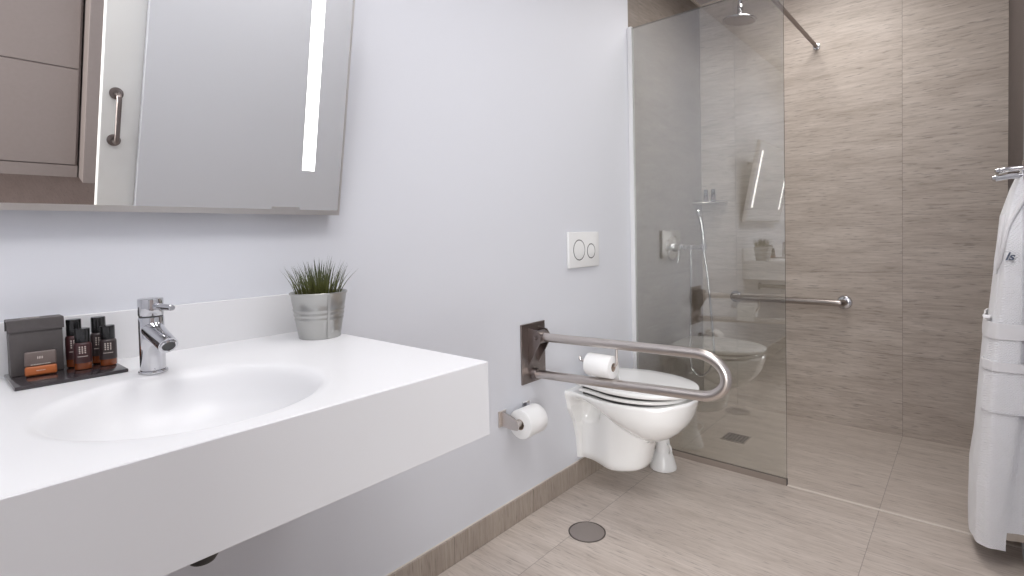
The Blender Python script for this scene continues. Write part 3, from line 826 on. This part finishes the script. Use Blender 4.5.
ROBE_L = [(.060, 1.304), (.09, 1.3035), (.257, 1.306), (.359, 1.3175), (.59, 1.3315), (.737, 1.3425), (.785, 1.348), (.976, 1.3655), (1.117, 1.377), (1.208, 1.402), (1.250, 1.418), (1.268, 1.4265)]
def lx(z):
    if z <= ROBE_L[0][0]: return ROBE_L[0][1]
    for (z0, x0), (z1, x1) in zip(ROBE_L, ROBE_L[1:]):
        if z <= z1: return x0+(x1-x0)*(z-z0)/(z1-z0)
    return ROBE_L[-1][1]
def rpt(a, z, off=0.0, fold=1.0):
    """point on the hanging robe: a=0 faces the camera end, a=90 deg the open room, a=180 deg the shower end"""
    xl = lx(z); k = sm(.05, 1.2, z)
    xw = 1.4312; yc = 2.43; ry_ = .205*(1-.35*sm(1.0, 1.25, z))
    dx = xw - xl
    s_, c_ = math.sin(a), math.cos(a)
    e = .55
    X = abs(s_)**e*(1 if s_ > 0 else 1.5); Y = math.copysign(abs(c_)**e, c_)
    cx_ = xw - dx*.5
    # closed loop round the cloth: a in 0..2pi
    f_ = fold*(.006*math.sin(5*a+2.2*z)+.003*math.sin(11*a+1.3-3*z))*(1-.6*k)
    rx_ = dx*.5 + off
    px_ = cx_ - rx_*math.copysign(X, s_)
    py_ = yc - (ry_+off+f_)*Y
    px_ -= f_*.25*(1 if s_ > .2 else 0)
    return Vector((min(px_, XW-.0003), py_, z))
rb = thing('bathrobe', 'white waffle bathrobe hanging from the hook at the shower entrance', 'bathrobe', (1.38, 2.43, .06))
NA = 120
zs = [.105+(1.262-.105)*k/64 for k in range(65)]
b = BM(); loft(b, [[rpt(2*PI*k/NA, z) for k in range(NA)] for z in zs]); obj('robe_body', b, M['robe'], rb, True, 80)
def patch(a0, a1, z0, z1, off, na=40, nz=40, th_=.0045, edge=None):
    """a layer of cloth lying on the body with real thickness; a0/a1 may vary with height"""
    b = BM()
    A0 = a0 if callable(a0) else (lambda z: a0); A1 = a1 if callable(a1) else (lambda z: a1)
    G = []
    for layer in (off, off-th_):
        rows = []
        for j in range(nz+1):
            v_ = j/nz
            row = []
            for i in range(na+1):
                u = i/na
                zz0 = z0(u) if callable(z0) else z0; zz1 = z1(u) if callable(z1) else z1
                z = zz0+(zz1-zz0)*v_
                a = A0(z)+(A1(z)-A0(z))*u
                pinch = 1-.75*(max(0, 1-min(u, 1-u)*na/2.0))
                row.append(b.verts.new(rpt(a, z, layer*pinch if layer == off else layer)))
            rows.append(row)
        G.append(rows)
    for L_, fl in ((0, 1), (1, -1)):
        for j in range(nz):
            for i in range(na):
                q_ = (G[L_][j][i], G[L_][j][i+1], G[L_][j+1][i+1], G[L_][j+1][i])
                b.faces.new(q_ if fl > 0 else q_[::-1])
    bd = [(0, i) for i in range(na)]
    for i in range(na):
        b.faces.new((G[0][0][i], G[1][0][i], G[1][0][i+1], G[0][0][i+1])); b.faces.new((G[0][nz][i], G[0][nz][i+1], G[1][nz][i+1], G[1][nz][i]))
    for j in range(nz):
        b.faces.new((G[0][j][0], G[0][j+1][0], G[1][j+1][0], G[1][j][0])); b.faces.new((G[0][j][na], G[1][j][na], G[1][j+1][na], G[0][j+1][na]))
    return b
# front flap, cut off lower than the layer behind it
edge_a = lambda z: -.045 - .26*sm(.06, .55, z)
obj('front_flap', patch(edge_a, 2.2, lambda u: .064+.020*max(0, u-.45), .745, .007), M['robe'], rb, True, 80)
obj('hem', patch(-1.5, -.05, .099, .122, .002, nz=4), M['hem'], rb, True, 80, label='beige inner hem')
obj('belt', patch(-1.4, 3.6, lambda u: .735-.012*u, lambda u: .782-.006*u, .011, nz=8, na=60), M['robe_trim'], rb, True, 60)
b = BM(); tube(b, [rpt(.95, .790, .006), rpt(1.0, .795, .016), rpt(1.05, .785, .006)], .008, 12); obj('belt_loop', b, M['robe_trim'], rb)
obj('pocket', patch(-.75, 1.0, .50, .655, .012, nz=16), M['robe'], rb, True, 80)
obj('pocket_welt', patch(-.78, 1.04, .632, .660, .0165, nz=5), M['robe_trim'], rb, True, 60)
b = BM(); tube(b, bez([rpt(-.5, 1.225, .002), rpt(-.20, 1.17, .004), rpt(.15, 1.09, .005), rpt(.42, 1.03, .005), rpt(.62, .985, .005), rpt(.85, .95, .004)], 8), .0055, 10)
obj('lapel', b, M['robe_trim'], rb, True, 80)
b = BM(); tube(b, bez([rpt(.75, 1.12, .002), rpt(.85, 1.05, .004), rpt(.98, .98, .005), rpt(1.0, .93, .003)], 8), .006, 10)
obj('collar_edge', b, M['robe_trim'], rb, True, 80)
# embroidered letters, lying on the cloth
cu = bpy.data.curves.new('letters', 'FONT'); cu.body = 'ls'; cu.size = .034; cu.extrude = .0008; cu.shear = .35; cu.offset = .0006
tmp = bpy.data.objects.new('letters', cu); COL.objects.link(tmp)
bpy.context.view_layer.update()
me = bpy.data.meshes.new_from_object(tmp.evaluated_get(bpy.context.evaluated_depsgraph_get()))
bpy.data.objects.remove(tmp); bpy.data.curves.remove(cu)
b = BM(); b.from_mesh(me); bpy.data.meshes.remove(me)
pc = rpt(.26, .978, .005)
nrm = (rpt(.10, .985, .02)-rpt(.10, .985, 0)).normalized(); nrm = Vector((nrm.x, nrm.y, 0)).normalized()
zx = Vector((0, 0, 1)).cross(nrm).normalized()
mt = Matrix(((zx.x, 0, nrm.x, pc.x), (zx.y, 0, nrm.y, pc.y-.004), (0, 1, 0, pc.z), (0, 0, 0, 1)))
bmesh.ops.transform(b, matrix=mt, verts=b.verts)
obj('embroidery', b, M['ink'], rb, False, label='slate blue stitched letters')

# ------------------------------------------------------------------ lights
def area(name, loc, size, power, col=(1, 1, 1), rot=(0, 0, 0), sy=None, spread=None):
    l = bpy.data.lights.new(name, 'AREA'); l.energy = power; l.color = col
    l.shape = 'RECTANGLE' if sy else 'DISK'; l.size = size
    if sy: l.size_y = sy
    if spread: l.spread = math.radians(spread)
    o = bpy.data.objects.new(name, l); COL.objects.link(o); o.location = loc; o.rotation_euler = rot
    return o
area('ceiling_lamp', (.72, .30, ZC-.012), .5, 4.2, (.98, .985, 1.0), sy=.5, spread=180)
area('ceiling_lamp', (1.10, 1.10, ZC-.012), .5, 8.8, (1, .985, .98), sy=.6, spread=160)
area('ceiling_lamp', (.74, 2.72, ZC-.012), .5, 9.5, (1, .97, .94), sy=.4, spread=165)
area('ceiling_lamp', (1.08, -.15, ZC-.012), .5, 8.5, (1, .985, .98), sy=.6, spread=160)
# unseen fill panel added beyond the doorway to brighten toilet and shower wall
area('hall_fill_light', (2.6, -2.55, 1.35), 2.1, 215, (1, .985, .97), rot=(PI/2, 0, math.atan2(1.6, 4.4)), sy=1.7)
wd = bpy.data.worlds.new('World'); S.world = wd; wd.use_nodes = True
bg = wd.node_tree.nodes['Background']; bg.inputs[0].default_value = (.93, .96, 1, 1); bg.inputs[1].default_value = .52

# ------------------------------------------------------------------ camera
yaw, pit, rol = .7163, .02949, -.02297
F = Vector((-math.sin(yaw)*math.cos(pit), math.cos(yaw)*math.cos(pit), -math.sin(pit)))
r0 = Vector((math.cos(yaw), math.sin(yaw), 0)); u0 = r0.cross(F)
Rv = math.cos(rol)*r0 + math.sin(rol)*u0; Uv = -math.sin(rol)*r0 + math.cos(rol)*u0
cam = bpy.data.cameras.new('Camera'); co = bpy.data.objects.new('Camera', cam); COL.objects.link(co)
co.matrix_world = Matrix(((Rv.x, Uv.x, -F.x, CAM.x), (Rv.y, Uv.y, -F.y, CAM.y), (Rv.z, Uv.z, -F.z, CAM.z), (0, 0, 0, 1)))
cam.sensor_fit = 'HORIZONTAL'; cam.sensor_width = 36; cam.lens = 526.2*36/1024; cam.shift_y = -36.494/1024
cam.clip_start = .02
S.camera = co
S.view_settings.view_transform = 'Standard'; S.view_settings.look = 'None'; S.view_settings.gamma = 1
S.view_settings.exposure = 0.14; S.view_settings.use_curve_mapping = False
